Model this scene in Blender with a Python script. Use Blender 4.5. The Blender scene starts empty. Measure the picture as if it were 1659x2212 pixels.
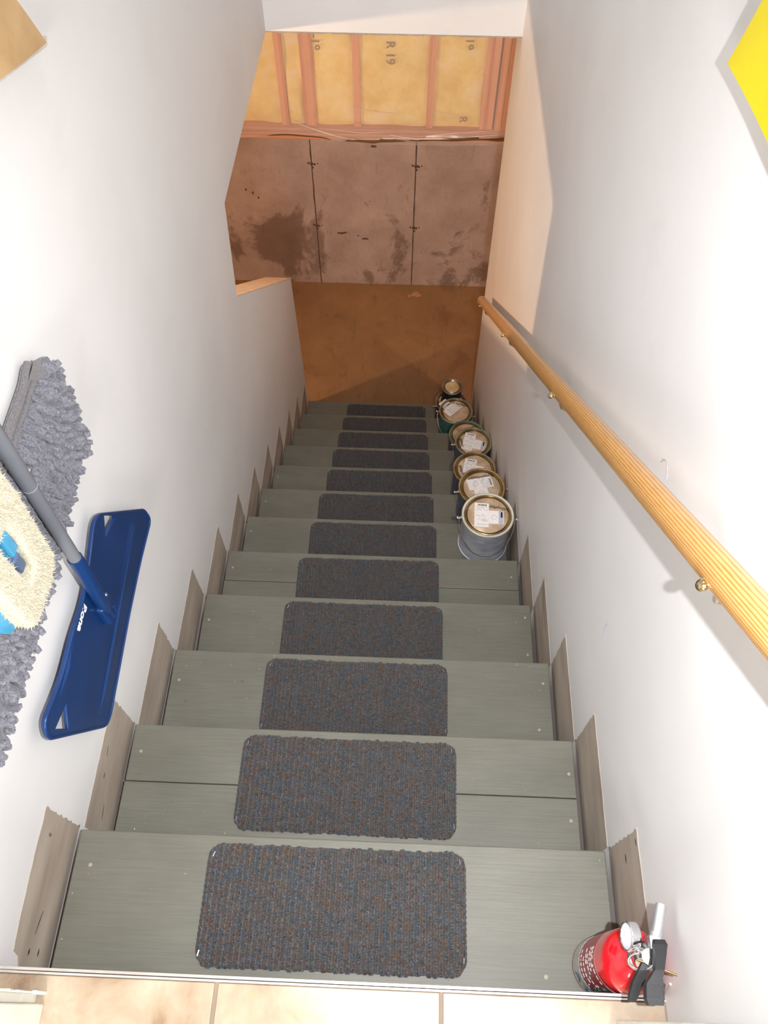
import bpy, bmesh, math, random
from mathutils import Vector, Matrix
random.seed(7)
S = bpy.context.scene
COL = S.collection

# ---------------------------------------------------------------- camera
F_PX, PITCH, YAW, ROLL = 1752.215, 1.01813, -0.036897, 0.002299
CAM = Vector((0.082379, -0.253725, 1.50986))
_f = Vector((math.sin(YAW)*math.cos(PITCH), math.cos(YAW)*math.cos(PITCH), -math.sin(PITCH)))
_r0 = Vector((math.cos(YAW), -math.sin(YAW), 0)); _u0 = _r0.cross(_f)
_r = math.cos(ROLL)*_r0 + math.sin(ROLL)*_u0
_u = -math.sin(ROLL)*_r0 + math.cos(ROLL)*_u0
cd = bpy.data.cameras.new('camera'); cam = bpy.data.objects.new('camera', cd); COL.objects.link(cam)
cd.sensor_fit = 'VERTICAL'; cd.sensor_height = 36.0; cd.lens = F_PX*36.0/2212.0; cd.clip_start = 0.01
cam.matrix_world = Matrix(((_r.x, _u.x, -_f.x, CAM.x), (_r.y, _u.y, -_f.y, CAM.y), (_r.z, _u.z, -_f.z, CAM.z), (0, 0, 0, 1)))
S.camera = cam

# ---------------------------------------------------------------- world, lights, exposure
w = bpy.data.worlds.new('world'); S.world = w; w.use_nodes = True
w.node_tree.nodes['Background'].inputs[0].default_value = (0.9, 0.95, 1.0, 1)
w.node_tree.nodes['Background'].inputs[1].default_value = 0.15
def lamp(name, kind, loc, power, color, size=0.02, rot=None, sy=None):
    l = bpy.data.lights.new(name, kind); l.energy = power; l.color = color
    if kind == 'AREA':
        l.size = size
        if sy: l.shape = 'RECTANGLE'; l.size_y = sy
    else: l.shadow_soft_size = size
    o = bpy.data.objects.new(name, l); COL.objects.link(o); o.location = loc
    if rot: o.rotation_euler = rot
    return o
FLASH = CAM + _r*0.122 + _u*0.004 + _f*0.01
fl_o = lamp('flash_light', 'SPOT', FLASH, 102.0, (0.96, 0.98, 1.0), 0.008)
fl_o.data.spot_size = math.radians(122); fl_o.data.spot_blend = 1.0
fl_o.rotation_mode = 'QUATERNION'; fl_o.rotation_quaternion = (_f-_u*0.10).to_track_quat('-Z', 'Y')
lamp('landing_fill_light', 'AREA', (0.0, -1.9, 1.35), 56.0, (1.0, 0.97, 0.93), 0.5, (math.radians(88), 0, 0))  # unseen fill panel added behind the camera to brighten header and upper walls
lamp('stairwell_light', 'AREA', (0.0, 1.5, 2.52), 7.0, (1.0, 0.97, 0.93), 0.4)
lamp('basement_bulb_light', 'POINT', (-1.72, 1.99, -0.26), 66.0, (1.0, 0.65, 0.37), 0.03)
lamp('basement_bulb_light', 'POINT', (1.98, 1.65, -0.26), 50.0, (1.0, 0.65, 0.37), 0.03)
vs = S.view_settings
vs.view_transform = 'Standard'; vs.look = 'None'; vs.gamma = 1.0; vs.exposure = 0.36
vs.use_curve_mapping = False

# ---------------------------------------------------------------- material helpers
def srgb(r, g, b):
    f = lambda c: (c/255/12.92) if c/255 <= 0.04045 else ((c/255+0.055)/1.055)**2.4
    return (f(r), f(g), f(b), 1)
class MT:
    def __init__(s, name):
        s.m = bpy.data.materials.new(name); s.m.use_nodes = True
        s.t = s.m.node_tree; s.b = s.t.nodes['Principled BSDF']; s.tc = s.n('ShaderNodeTexCoord')
        s.co = s.tc.outputs['Object']
    def n(s, k, **kw):
        x = s.t.nodes.new(k)
        for a, v in kw.items(): setattr(x, a, v)
        return x
    def l(s, a, b): s.t.links.new(a, b)
    def mapping(s, scale=(1, 1, 1), rot=(0, 0, 0), loc=(0, 0, 0), co=None):
        x = s.n('ShaderNodeMapping'); s.l(co or s.co, x.inputs[0])
        x.inputs['Scale'].default_value = scale; x.inputs['Rotation'].default_value = rot; x.inputs['Location'].default_value = loc
        return x.outputs[0]
    def noise(s, scale, detail=3, co=None, rough=0.5, dist=0):
        x = s.n('ShaderNodeTexNoise'); s.l(co or s.co, x.inputs['Vector'])
        x.inputs['Scale'].default_value = scale; x.inputs['Detail'].default_value = detail
        x.inputs['Roughness'].default_value = rough; x.inputs['Distortion'].default_value = dist
        return x.outputs['Fac']
    def ramp(s, fac, stops, interp='LINEAR'):
        x = s.n('ShaderNodeValToRGB'); s.l(fac, x.inputs[0]); e = x.color_ramp; e.interpolation = interp
        while len(e.elements) < len(stops): e.elements.new(0.5)
        for i, (p, c) in enumerate(stops):
            e.elements[i].position = p; e.elements[i].color = c if len(c) == 4 else (*c, 1)
        return x.outputs[0]
    def mix(s, fac, a, b, mode='MIX'):
        x = s.n('ShaderNodeMix', data_type='RGBA', blend_type=mode)
        for sock, v in ((x.inputs[0], fac), (x.inputs[6], a), (x.inputs[7], b)):
            if isinstance(v, bpy.types.NodeSocket): s.l(v, sock)
            else: sock.default_value = v
        return x.outputs[2]
    def math(s, op, a, b=0.0, c=None):
        x = s.n('ShaderNodeMath', operation=op)
        for sock, v in ((x.inputs[0], a), (x.inputs[1], b)) + (((x.inputs[2], c),) if c is not None else ()):
            if isinstance(v, bpy.types.NodeSocket): s.l(v, sock)
            else: sock.default_value = v
        return x.outputs[0]
    def color(s, c):
        if isinstance(c, bpy.types.NodeSocket): s.l(c, s.b.inputs['Base Color'])
        else: s.b.inputs['Base Color'].default_value = c
        return s
    def bump(s, h, strength=0.3, dist=0.002):
        x = s.n('ShaderNodeBump'); s.l(h, x.inputs['Height']); x.inputs['Strength'].default_value = strength
        x.inputs['Distance'].default_value = dist; s.l(x.outputs[0], s.b.inputs['Normal']); return s
    def set(s, rough=0.6, metal=0.0, **kw):
        s.b.inputs['Roughness'].default_value = rough; s.b.inputs['Metallic'].default_value = metal
        for k, v in kw.items(): s.b.inputs[k.replace('_', ' ')].default_value = v
        return s
def simple(name, c, rough=0.6, metal=0.0, var=0.12, vs_=30, bump=0.0, bs=200, **kw):
    t = MT(name); n = t.noise(vs_, 4)
    d = tuple(x*(1-var) for x in c[:3])+(1,); e = tuple(min(1, x*(1+var)) for x in c[:3])+(1,)
    t.color(t.ramp(n, [(0.3, d), (0.7, e)])).set(rough, metal, **kw)
    if bump: t.bump(t.noise(bs, 3), bump, 0.002)
    return t.m
# painted wall
def wall_paint():
    t = MT('white_wall_paint')
    a = t.noise(1.6, 4); c = t.ramp(a, [(0.25, srgb(218, 216, 216)), (0.6, srgb(230, 229, 229))])
    sm = t.noise(3.2, 6, t.mapping((1, 1, 1.6)), 0.6)
    c = t.mix(t.ramp(sm, [(0.60, (0, 0, 0)), (0.80, (0.25, 0.25, 0.25))]), c, srgb(208, 198, 188))
    sp = t.noise(120, 2); c = t.mix(t.ramp(sp, [(0.80, (0, 0, 0)), (0.84, (0.5, 0.5, 0.5))]), c, srgb(150, 135, 120))
    t.color(c).set(0.55); t.bump(t.noise(260, 3), 0.12, 0.001); return t.m
M = {}
M['wall'] = wall_paint()
def bare():
    t = MT('bare_drywall_skim')
    c = t.ramp(t.noise(9, 5, t.mapping((1, 0.6, 2))), [(0.3, srgb(152, 138, 126)), (0.7, srgb(180, 168, 154))])
    sc = t.noise(40, 3, t.mapping((1, 6, 0.5), (0.5, 0, 0))); c = t.mix(t.ramp(sc, [(0.74, (0, 0, 0)), (0.78, (0.6, 0.6, 0.6))]), c, srgb(120, 105, 92))
    t.color(c).set(0.8); t.bump(t.noise(60, 4), 0.2, 0.002); return t.m
M['bare'] = bare()
def grey_paint():
    t = MT('grey_green_step_paint')
    c = t.ramp(t.noise(5, 5, t.mapping((1, 2, 1))), [(0.3, srgb(99, 97, 86)), (0.7, srgb(112, 110, 99))])
    g = t.noise(10, 6, t.mapping((1, 26, 26)), 0.65)
    c = t.mix(t.ramp(g, [(0.35, (0.35, 0.35, 0.35)), (0.6, (0, 0, 0))]), c, srgb(82, 80, 71))
    sp = t.noise(150, 2); c = t.mix(t.ramp(sp, [(0.765, (0, 0, 0)), (0.785, (1, 1, 1))]), c, srgb(205, 190, 165))
    sp2 = t.noise(95, 2, t.mapping(loc=(3, 5, 1))); c = t.mix(t.ramp(sp2, [(0.765, (0, 0, 0)), (0.79, (0.9, 0.9, 0.9))]), c, srgb(70, 58, 48))
    t.color(c).set(0.5); t.bump(g, 0.25, 0.0012); return t.m
M['step'] = grey_paint()
M['filler'] = simple('worn_screw_spot', srgb(158, 150, 134), 0.6)
M['groove'] = simple('dark_joint', srgb(72, 70, 60), 0.9)
def pine(name, a, b, ax='Z', fine=1.0, rough=0.35):
    t = MT(name); sc = {'Z': (1, 1, 0.03), 'Y': (1, 0.03, 1), 'X': (0.03, 1, 1)}[ax]
    v = t.mapping(sc)
    wv = t.n('ShaderNodeTexWave', wave_type='RINGS', rings_direction=ax); t.l(t.mapping(sc, loc=(0.013, 0.009, 0)), wv.inputs['Vector'])
    wv.inputs['Scale'].default_value = 130*fine; wv.inputs['Distortion'].default_value = 1.8; wv.inputs['Detail'].default_value = 2; wv.inputs['Detail Scale'].default_value = 8
    n = t.noise(60, 4, v)
    c = t.ramp(wv.outputs['Fac'], [(0.1, b), (0.55, a), (1.0, a)])
    c = t.mix(t.math('MULTIPLY', n, 0.3), c, b)
    t.color(c).set(rough); t.bump(wv.outputs['Fac'], 0.08, 0.001); return t.m
M['rail'] = pine('varnished_pine', srgb(206, 162, 100), srgb(170, 114, 58), 'Z', 0.9, 0.3)
M['rail'].node_tree.nodes['Principled BSDF'].inputs['Coat Weight'].default_value = 0.25
M['stud'] = pine('framing_lumber', srgb(236, 176, 136), srgb(216, 142, 102), 'Z', 0.35, 0.7)
M['plate'] = pine('bottom_plate_lumber', srgb(206, 150, 118), srgb(182, 124, 96), 'X', 0.35, 0.7)
M['ledge'] = simple('raw_ledge_board', srgb(216, 196, 176), 0.7, bump=0.2)
def concrete(name, a, b, stain, amt=0.5):
    t = MT(name)
    c = t.ramp(t.noise(2.2, 8, rough=0.65), [(0.3, a), (0.7, b)])
    s2 = t.noise(2.6, 9, t.mapping((1.2, 1, 0.9), loc=(4.1, 0, 2.3)), 0.68, 0.4)
    sep = t.n('ShaderNodeSeparateXYZ'); t.l(t.co, sep.inputs[0])
    low = t.n('ShaderNodeMapRange'); t.l(sep.outputs[2], low.inputs[0])
    low.inputs[1].default_value = -2.35; low.inputs[2].default_value = -1.35; low.inputs[3].default_value = 0.02; low.inputs[4].default_value = -0.08
    f = t.math('ADD', s2, low.outputs[0] if name == 'foundation_concrete' else 0.0)
    if name == 'foundation_concrete':
        for cx, cz, r0, r1, k in ((-0.70, -2.02, 0.05, 0.44, 0.12), (0.42, -1.98, 0.05, 0.30, 0.07), (-0.42, -2.2, 0.02, 0.2, 0.06), (0.1, -1.75, 0.0, 0.16, 0.06)):
            d = t.n('ShaderNodeVectorMath', operation='DISTANCE'); t.l(t.mapping((1, 0, 1.15)), d.inputs[0]); d.inputs[1].default_value = (cx, 0, cz*1.15)
            mr = t.n('ShaderNodeMapRange'); t.l(d.outputs['Value'], mr.inputs[0])
            for q_, v_ in zip((1, 2, 3, 4), (r0, r1, k, 0.0)): mr.inputs[q_].default_value = v_
            f = t.math('ADD', f, mr.outputs[0])
    c = t.mix(t.ramp(f, [(0.54, (0, 0, 0)), (0.60, (amt,)*3)]), c, stain)
    st = t.noise(9, 6, t.mapping((5, 1, 0.8)), 0.6); c = t.mix(t.ramp(st, [(0.58, (0, 0, 0)), (0.72, (0.35,)*3)]), c, stain)
    gr = t.noise(160, 3); c = t.mix(t.math('MULTIPLY', gr, 0.35), c, stain)
    t.color(c).set(0.85); t.bump(t.noise(70, 6, rough=0.7), 0.35, 0.003); return t.m
M['conc'] = concrete('foundation_concrete', srgb(146, 126, 118), srgb(192, 174, 164), srgb(92, 68, 56), 0.62)
M['slab'] = concrete('basement_slab', srgb(126, 94, 62), srgb(150, 116, 80), srgb(92, 64, 40), 0.3)
M['darkstain'] = simple('dark_mineral_mark', srgb(84, 62, 50), 0.9)
M['crumb'] = simple('spalled_concrete', srgb(165, 125, 90), 0.9, bump=0.4, bs=80)
def insul():
    t = MT('yellow_fibreglass'); n = t.noise(7, 6, rough=0.65)
    c = t.ramp(n, [(0.3, srgb(242, 216, 118)), (0.5, srgb(253, 238, 156)), (0.72, srgb(255, 250, 220))])
    t.color(c).set(0.9, Subsurface_Weight=0.0); t.bump(t.noise(25, 6), 0.6, 0.01); return t.m
M['insul'] = insul()
def poly():
    t = MT('clear_poly_sheet'); t.color((1, 0.97, 0.94, 1)).set(0.12)
    tr = t.n('ShaderNodeBsdfTransparent'); gl = t.n('ShaderNodeBsdfGlossy'); df = t.n('ShaderNodeBsdfDiffuse')
    gl.inputs['Roughness'].default_value = 0.22; tr.inputs[0].default_value = (0.98, 0.96, 0.94, 1); df.inputs[0].default_value = (0.9, 0.86, 0.82, 1)
    b = t.n('ShaderNodeBump'); t.l(t.noise(3, 2, t.mapping((1.0, 1, 3)), 0.4, 0.3), b.inputs['Height']); b.inputs['Strength'].default_value = 0.7; b.inputs['Distance'].default_value = 0.006
    t.l(b.outputs[0], gl.inputs['Normal'])
    m1 = t.n('ShaderNodeMixShader'); m1.inputs[0].default_value = 0.27; t.l(tr.outputs[0], m1.inputs[1]); t.l(df.outputs[0], m1.inputs[2])
    m2 = t.n('ShaderNodeMixShader'); fr = t.n('ShaderNodeFresnel'); fr.inputs[0].default_value = 1.45; t.l(b.outputs[0], fr.inputs[1])
    t.l(fr.outputs[0], m2.inputs[0]); t.l(m1.outputs[0], m2.inputs[1]); t.l(gl.outputs[0], m2.inputs[2])
    t.l(m2.outputs[0], t.t.nodes['Material Output'].inputs[0]); return t.m
M['poly'] = poly()
def tile():
    t = MT('beige_stone_tile'); n = t.noise(9, 7, rough=0.62, dist=0.3)
    c = t.ramp(n, [(0.32, srgb(120, 92, 68)), (0.44, srgb(150, 130, 108)), (0.62, srgb(168, 154, 134))])
    sp = t.noise(60, 4); c = t.mix(t.ramp(sp, [(0.60, (0, 0, 0)), (0.72, (0.4,)*3)]), c, srgb(176, 140, 104))
    t.color(c).set(0.3); t.bump(n, 0.15, 0.001); return t.m
M['tile'] = tile()
M['grout'] = simple('taupe_grout', srgb(128, 112, 98), 0.9, bump=0.3)
M['alu'] = simple('satin_edge_strip', srgb(196, 188, 180), 0.32, 0.55)
M['trim'] = simple('white_trim_paint', srgb(214, 212, 200), 0.45, bump=0.05)
M['brass'] = simple('polished_brass', srgb(205, 185, 140), 0.18, 1.0)
M['chrome'] = simple('bright_chrome', srgb(225, 225, 230), 0.1, 1.0, var=0.03)
M['silver'] = simple('satin_aluminium', srgb(205, 207, 208), 0.35, 0.8)
M['steel'] = simple('galvanised_wire', srgb(170, 165, 155), 0.3, 0.9)
M['black'] = simple('black_plastic', srgb(38, 38, 40), 0.4, bump=0.1, bs=500)
M['red'] = simple('gloss_red_enamel', srgb(206, 16, 30), 0.16, 0.0, var=0.05, Coat_Weight=0.6)
M['blue'] = simple('navy_plastic', srgb(12, 48, 98), 0.36, var=0.1, vs_=12, bump=0.06, bs=300)
M['lblue'] = simple('sky_blue_plastic', srgb(70, 150, 190), 0.35)
M['slate'] = simple('slate_blue_plastic', srgb(84, 100, 130), 0.4)
M['pole'] = simple('grey_mop_pole', srgb(108, 111, 118), 0.42, 0.0, var=0.05)
M['white'] = simple('white_print', srgb(232, 236, 240), 0.5, var=0.02)
M['paper'] = simple('white_label_paper', srgb(232, 226, 222), 0.6, var=0.03)
M['ink'] = simple('black_ink', srgb(34, 30, 32), 0.6)
M['greyink'] = simple('faded_grey_ink', srgb(150, 146, 160), 0.7)
M['lilac'] = simple('pale_violet_print', srgb(176, 172, 190), 0.7)
def chen(name, a, b):
    t = MT(name); c = t.ramp(t.noise(420, 2), [(0.35, a), (0.65, b)]); o = t.n('ShaderNodeObjectInfo')
    c = t.mix(t.math('MULTIPLY', t.noise(18, 3), 0.4), c, a); t.color(c).set(0.95, Sheen_Weight=0.3); t.bump(t.noise(600, 2), 0.8, 0.001); return t.m
M['chen'] = chen('grey_chenille', srgb(82, 82, 92), srgb(124, 123, 131))
M['back'] = chen('grey_pad_backing', srgb(88, 84, 88), srgb(120, 115, 116))
M['cream'] = chen('cream_microfibre', srgb(172, 162, 138), srgb(196, 188, 168))
def tan():
    t = MT('brown_kraft_paper'); c = t.ramp(t.noise(14, 5), [(0.3, srgb(176, 142, 98)), (0.7, srgb(200, 166, 122))]); t.color(c).set(0.6); t.bump(t.noise(20, 3), 0.3, 0.004); return t.m
M['kraft'] = tan()
M['film'] = simple('clear_bag_hem', srgb(200, 196, 190), 0.3)
def yellow():
    t = MT('bright_yellow_plastic'); c = t.ramp(t.noise(5, 3), [(0.3, srgb(214, 194, 4)), (0.7, srgb(228, 212, 16))]); t.color(c).set(0.45); t.bump(t.noise(8, 3), 0.25, 0.006); return t.m
M['yellow'] = yellow()

# ---------------------------------------------------------------- mesh helpers
class MB:
    def __init__(s): s.v = []; s.f = []; s.sm = []; s.mi = []
    def add(s, vs_, fs, smooth=False, mi=0, mt=None):
        o = len(s.v); s.v += [tuple(mt @ Vector(p)) if mt else tuple(p) for p in vs_]
        for f in fs: s.f.append(tuple(o+i for i in f)); s.sm.append(smooth); s.mi.append(mi)
        return s
    def box(s, x0, x1, y0, y1, z0, z1, b=0.0, mt=None, mi=0):
        x0, x1 = sorted((x0, x1)); y0, y1 = sorted((y0, y1)); z0, z1 = sorted((z0, z1))
        if b <= 0:
            vs_ = [(x, y, z) for z in (z0, z1) for y in (y0, y1) for x in (x0, x1)]
            fs = [(0, 2, 3, 1), (4, 5, 7, 6), (0, 1, 5, 4), (2, 6, 7, 3), (0, 4, 6, 2), (1, 3, 7, 5)]
            return s.add(vs_, fs, False, mi, mt)
        bm = bmesh.new(); r = bmesh.ops.create_cube(bm, size=1)
        for v in bm.verts: v.co = Vector(((x0+x1)/2+v.co.x*(x1-x0), (y0+y1)/2+v.co.y*(y1-y0), (z0+z1)/2+v.co.z*(z1-z0)))
        bmesh.ops.bevel(bm, geom=bm.edges[:], offset=b, segments=2, affect='EDGES', profile=0.5)
        s.bm(bm, mt=mt, mi=mi); return s
    def bm(s, bm, smooth=False, mt=None, mi=0):
        bm.verts.index_update(); s.add([v.co[:] for v in bm.verts], [[v.index for v in f.verts] for f in bm.faces], smooth, mi, mt); bm.free(); return s
    def prism(s, pts, a0, a1, axis='x', mt=None, mi=0):
        n = len(pts)
        g = {'x': lambda p, a: (a, p[0], p[1]), 'y': lambda p, a: (p[0], a, p[1]), 'z': lambda p, a: (p[0], p[1], a)}[axis]
        vs_ = [g(p, a0) for p in pts]+[g(p, a1) for p in pts]
        fs = [tuple(range(n)), tuple(range(2*n-1, n-1, -1))]+[(i, i+n, (i+1) % n+n, (i+1) % n) for i in range(n)]
        return s.add(vs_, fs, False, mi, mt)
    def lathe(s, prof, seg=40, mt=None, mi=0, smooth=True, cap=True):
        vs_ = []; fs = []
        for r, z in prof:
            for k in range(seg):
                a = 2*math.pi*k/seg; vs_.append((r*math.cos(a), r*math.sin(a), z))
        for i in range(len(prof)-1):
            for k in range(seg):
                fs.append((i*seg+k, i*seg+(k+1) % seg, (i+1)*seg+(k+1) % seg, (i+1)*seg+k))
        if cap: fs.append(tuple(reversed(range(seg)))); fs.append(tuple(range((len(prof)-1)*seg, len(prof)*seg)))
        return s.add(vs_, fs, smooth, mi, mt)
    def tube(s, path, rad, seg=10, mt=None, mi=0, rads=None, cap=True):
        P = [Vector(p) for p in path]; vs_ = []; fs = []; up = None
        for i, p in enumerate(P):
            d = (P[min(i+1, len(P)-1)]-P[max(i-1, 0)]).normalized()
            if up is None: up = Vector((0, 0, 1)) if abs(d.z) < 0.9 else Vector((1, 0, 0))
            a = d.cross(up).normalized(); b = a.cross(d).normalized(); up = b
            r = rads[i] if rads else rad
            for k in range(seg):
                t = 2*math.pi*k/seg; vs_.append(tuple(p+a*r*math.cos(t)+b*r*math.sin(t)))
        for i in range(len(P)-1):
            for k in range(seg): fs.append((i*seg+k, (i+1)*seg+k, (i+1)*seg+(k+1) % seg, i*seg+(k+1) % seg))
        if cap: fs.append(tuple(range(seg))); fs.append(tuple(reversed(range((len(P)-1)*seg, len(P)*seg))))
        return s.add(vs_, fs, True, mi, mt)
    def build(s, name, mat, parent=None, org=None):
        """verts in world space unless org is given (then they are local); parents are only ever translated while building"""
        me = bpy.data.meshes.new(name)
        off = Vector((0, 0, 0)) if org == 'local' else WPOS.get(parent.name if parent else None, Vector((0, 0, 0)))
        me.from_pydata([tuple(Vector(v)-off) for v in s.v], [], s.f)
        for m in (mat if isinstance(mat, (list, tuple)) else [mat]): me.materials.append(m)
        me.polygons.foreach_set('use_smooth', s.sm); me.polygons.foreach_set('material_index', s.mi); me.update()
        bm = bmesh.new(); bm.from_mesh(me); bmesh.ops.recalc_face_normals(bm, faces=bm.faces[:])
        if any(s.sm) and len(s.f) < 60000:
            for e in bm.edges:
                if len(e.link_faces) == 2 and e.calc_face_angle(0) > 0.95: e.smooth = False
        bm.to_mesh(me); bm.free()
        o = bpy.data.objects.new(name, me); COL.objects.link(o)
        if parent: o.parent = parent; WPOS[o.name] = off
        else: WPOS[o.name] = Vector((0, 0, 0))
        return o
WPOS = {None: Vector((0, 0, 0))}
def sharp(o, ang=35):
    me = o.data; bm = bmesh.new(); bm.from_mesh(me)
    for e in bm.edges:
        if len(e.link_faces) == 2 and e.calc_face_angle(0) > math.radians(ang): e.smooth = False
    bm.to_mesh(me); bm.free(); return o
def thing(name, label, cat, loc=(0, 0, 0), group=None, rz=0):
    o = bpy.data.objects.new(name, None); COL.objects.link(o); o.location = loc; o.rotation_euler = (0, 0, rz); o.empty_display_size = 0.05
    o['label'] = label; o['category'] = cat
    if group: o['group'] = group
    WPOS[o.name] = Vector(loc); return o
def tag(o, label, cat, group=None):
    o['label'] = label; o['category'] = cat
    if group: o['group'] = group
    return o
def struct(o): o['kind'] = 'structure'; return o
def part(name, mb, mat, parent, local=False): return mb.build(name, mat, parent, 'local' if local else None)
def copy_tree(o, parent=None):
    c = o.copy(); COL.objects.link(c); c.parent = parent
    for ch in o.children: copy_tree(ch, c)
    return c
def curve_mesh(name, splines, depth, mat, parent, frame, bevel=0.0):
    """filled outline (holes allowed) given in 2D, turned into a mesh and carried to frame (4x4)"""
    cu = bpy.data.curves.new(name, 'CURVE'); cu.dimensions = '2D'; cu.fill_mode = 'BOTH'; cu.extrude = depth/2; cu.bevel_depth = bevel; cu.bevel_resolution = 2
    for pts in splines:
        sp = cu.splines.new('POLY'); sp.points.add(len(pts)-1); sp.use_cyclic_u = True
        for i, p in enumerate(pts): sp.points[i].co = (p[0], p[1], 0, 1)
    return _from_curve(cu, name, mat, parent, frame)
def text_mesh(name, body, size, mat, parent, frame, depth=0.0004, bold=0.0):
    cu = bpy.data.curves.new(name, 'FONT'); cu.body = body; cu.size = size; cu.extrude = depth; cu.offset = bold; cu.align_x = 'CENTER'; cu.align_y = 'CENTER'
    return _from_curve(cu, name, mat, parent, frame)
def _from_curve(cu, name, mat, parent, frame):
    tmp = bpy.data.objects.new('tmp', cu); COL.objects.link(tmp); dg = bpy.context.evaluated_depsgraph_get(); dg.update()
    me = bpy.data.meshes.new_from_object(tmp.evaluated_get(dg)); bpy.data.objects.remove(tmp)
    off = WPOS.get(parent.name, Vector((0, 0, 0))) if parent else Vector((0, 0, 0))
    for v in me.vertices: v.co = frame @ v.co - off
    me.materials.clear(); me.materials.append(mat); me.name = name
    o = bpy.data.objects.new(name, me); COL.objects.link(o)
    if parent: o.parent = parent
    WPOS[o.name] = off; return o
def frame(o, ex, ey):
    ex = Vector(ex).normalized(); ey = Vector(ey); ey = (ey-ex*ey.dot(ex)).normalized(); ez = ex.cross(ey); o = Vector(o)
    return Matrix(((ex.x, ey.x, ez.x, o.x), (ex.y, ey.y, ez.y, o.y), (ex.z, ey.z, ez.z, o.z), (0, 0, 0, 1)))

# ---------------------------------------------------------------- setting
RUN, RISE = 0.24645, 0.19225
HW = 0.46; WX = 0.475; FZ = -12*RISE; TZ = RISE; CEIL = 2.6
# left stair wall with its opening to the basement room (one slab, outline in Y,Z)
LWP = [(-0.38, FZ-0.05), (2.80, FZ-0.05), (2.76, -1.985), (2.707, -1.201), (1.726, -0.385), (1.797, -0.078), (2.825, -0.115), (2.93, -0.115), (2.93, CEIL), (-0.38, CEIL)]
wl = struct(MB().prism(LWP, -WX, -WX-0.115, 'x').build('wall_left', M['wall']))
wl_ledge = MB().prism([(2.707, -1.196), (2.707, -1.203), (1.726, -0.387), (1.724, -0.380)], -WX+0.0005, -WX-0.12, 'x')
part('ledge_board', wl_ledge, M['ledge'], wl)
RWP = [(-0.38, FZ-0.05), (2.755, FZ-0.05), (2.759, -2.186), (2.854, -1.385), (2.982, -0.199), (2.99, -0.11), (2.99, CEIL), (-0.38, CEIL)]
wr = struct(MB().prism(RWP, WX, WX+0.115, 'x').build('wall_right', M['wall']))
# white header wall over the basement doorway, with a raw lower edge
wf = struct(MB().box(-WX-0.002, WX+0.002, 2.825, 2.93, -0.115, CEIL).build('wall_far', M['wall']))
eb = MB(); x = -WX
while x < WX:
    dx = random.uniform(0.004, 0.016); hh = random.uniform(0.001, 0.005)
    eb.box(x, min(x+dx, WX), 2.823, 2.90, -0.116-hh, -0.1145); x += dx
e_ = part('ragged_edge', eb, M['bare'], wf); e_['kind'] = 'stuff'
# stair-stepped bands of bare drywall left where the old skirting was
def band(side, k, parent):
    X = side*WX; xi = X-side*0.0012; rnd = random.Random(k*7+side)
    y0, y1 = (k-1)*RUN+0.014, k*RUN+0.012
    if k == 0: y0 = -0.222
    z0 = -k*RISE-0.03; top = -k*RISE+(0.152 if side > 0 else 0.138)
    pts = [(y0, z0), (y1, z0)]
    n = 26
    for i in range(n+1):
        t = i/n; j = rnd.uniform(-0.0015, 0.0015)+(rnd.uniform(0, 0.004) if i % 2 else 0)
        zz = z0+(top-z0)*t
        if zz > -k*RISE-0.005 or True: pts.append((y1-0.004+j, zz))
    m = 18
    for i in range(m+1):
        t = i/m; pts.append((y1-(y1-y0)*t, top+rnd.uniform(-0.0012, 0.0012)-0.012*(t**3 if k == 0 and side < 0 else 0)))
    if k == 0 and side < 0: pts[-1] = (y0, top-0.045); pts[-2] = (y0+0.02, top-0.03)
    part('bare_drywall_band', MB().prism(pts, X, xi, 'x'), M['bare'], parent)
for k in range(12): band(-1, k, wl); band(1, k, wr)
# small scuffs and pencil marks on the bands
def mark(side, y, z, dy, dz, wd=0.0012, parent=None):
    X = side*(WX-0.0014); n = Vector((0, dz, -dy)).normalized()*wd/2; a = Vector((X, y, z)); b = Vector((X, y+dy, z+dz))
    mb = MB(); mid = (a+b)/2
    mb.add([a, mid-n, b, mid+n, a+Vector((-side*0.0006, 0, 0)), mid-n+Vector((-side*0.0006, 0, 0)), b+Vector((-side*0.0006, 0, 0)), mid+n+Vector((-side*0.0006, 0, 0))],
           [(0, 1, 2, 3), (7, 6, 5, 4), (0, 4, 5, 1), (1, 5, 6, 2), (2, 6, 7, 3), (3, 7, 4, 0)])
    part('scuff_mark', mb, M['ink'], parent)
for a in [(-1, -0.135, 0.05, -0.035, 0.012, 0.0016), (-1, -0.030, 0.10, 0.006, 0.0, 0.002), (-1, -0.030, 0.094, 0.006, 0.0, 0.002), (-1, 0.11, -0.10, 0.012, 0.002, 0.003), (-1, 0.15, -0.09, 0.02, 0.004, 0.0014),
          (-1, 0.04, -0.14, 0.03, 0.008, 0.0016), (1, -0.03, 0.075, 0.014, 0.0, 0.004), (1, -0.015, 0.145, 0.012, -0.004, 0.002), (-1, -0.20, 0.03, 0.012, 0.0, 0.004), (-1, -0.20, 0.07, 0.01, 0.0, 0.005)]:
    mark(*a, parent=wl if a[0] < 0 else wr)
# hairline curls on the painted wall by the handrail
for pts in ([(0.47, 0.505), (0.465, 0.52), (0.455, 0.527), (0.442, 0.525), (0.432, 0.515)], [(0.36, 0.08), (0.37, 0.09), (0.374, 0.105), (0.376, 0.12)]):
    part('hair_scratch', MB().tube([(WX-0.0004, a, b) for a, b in pts], 0.0006, 4), M['greyink'], wr)

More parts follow.
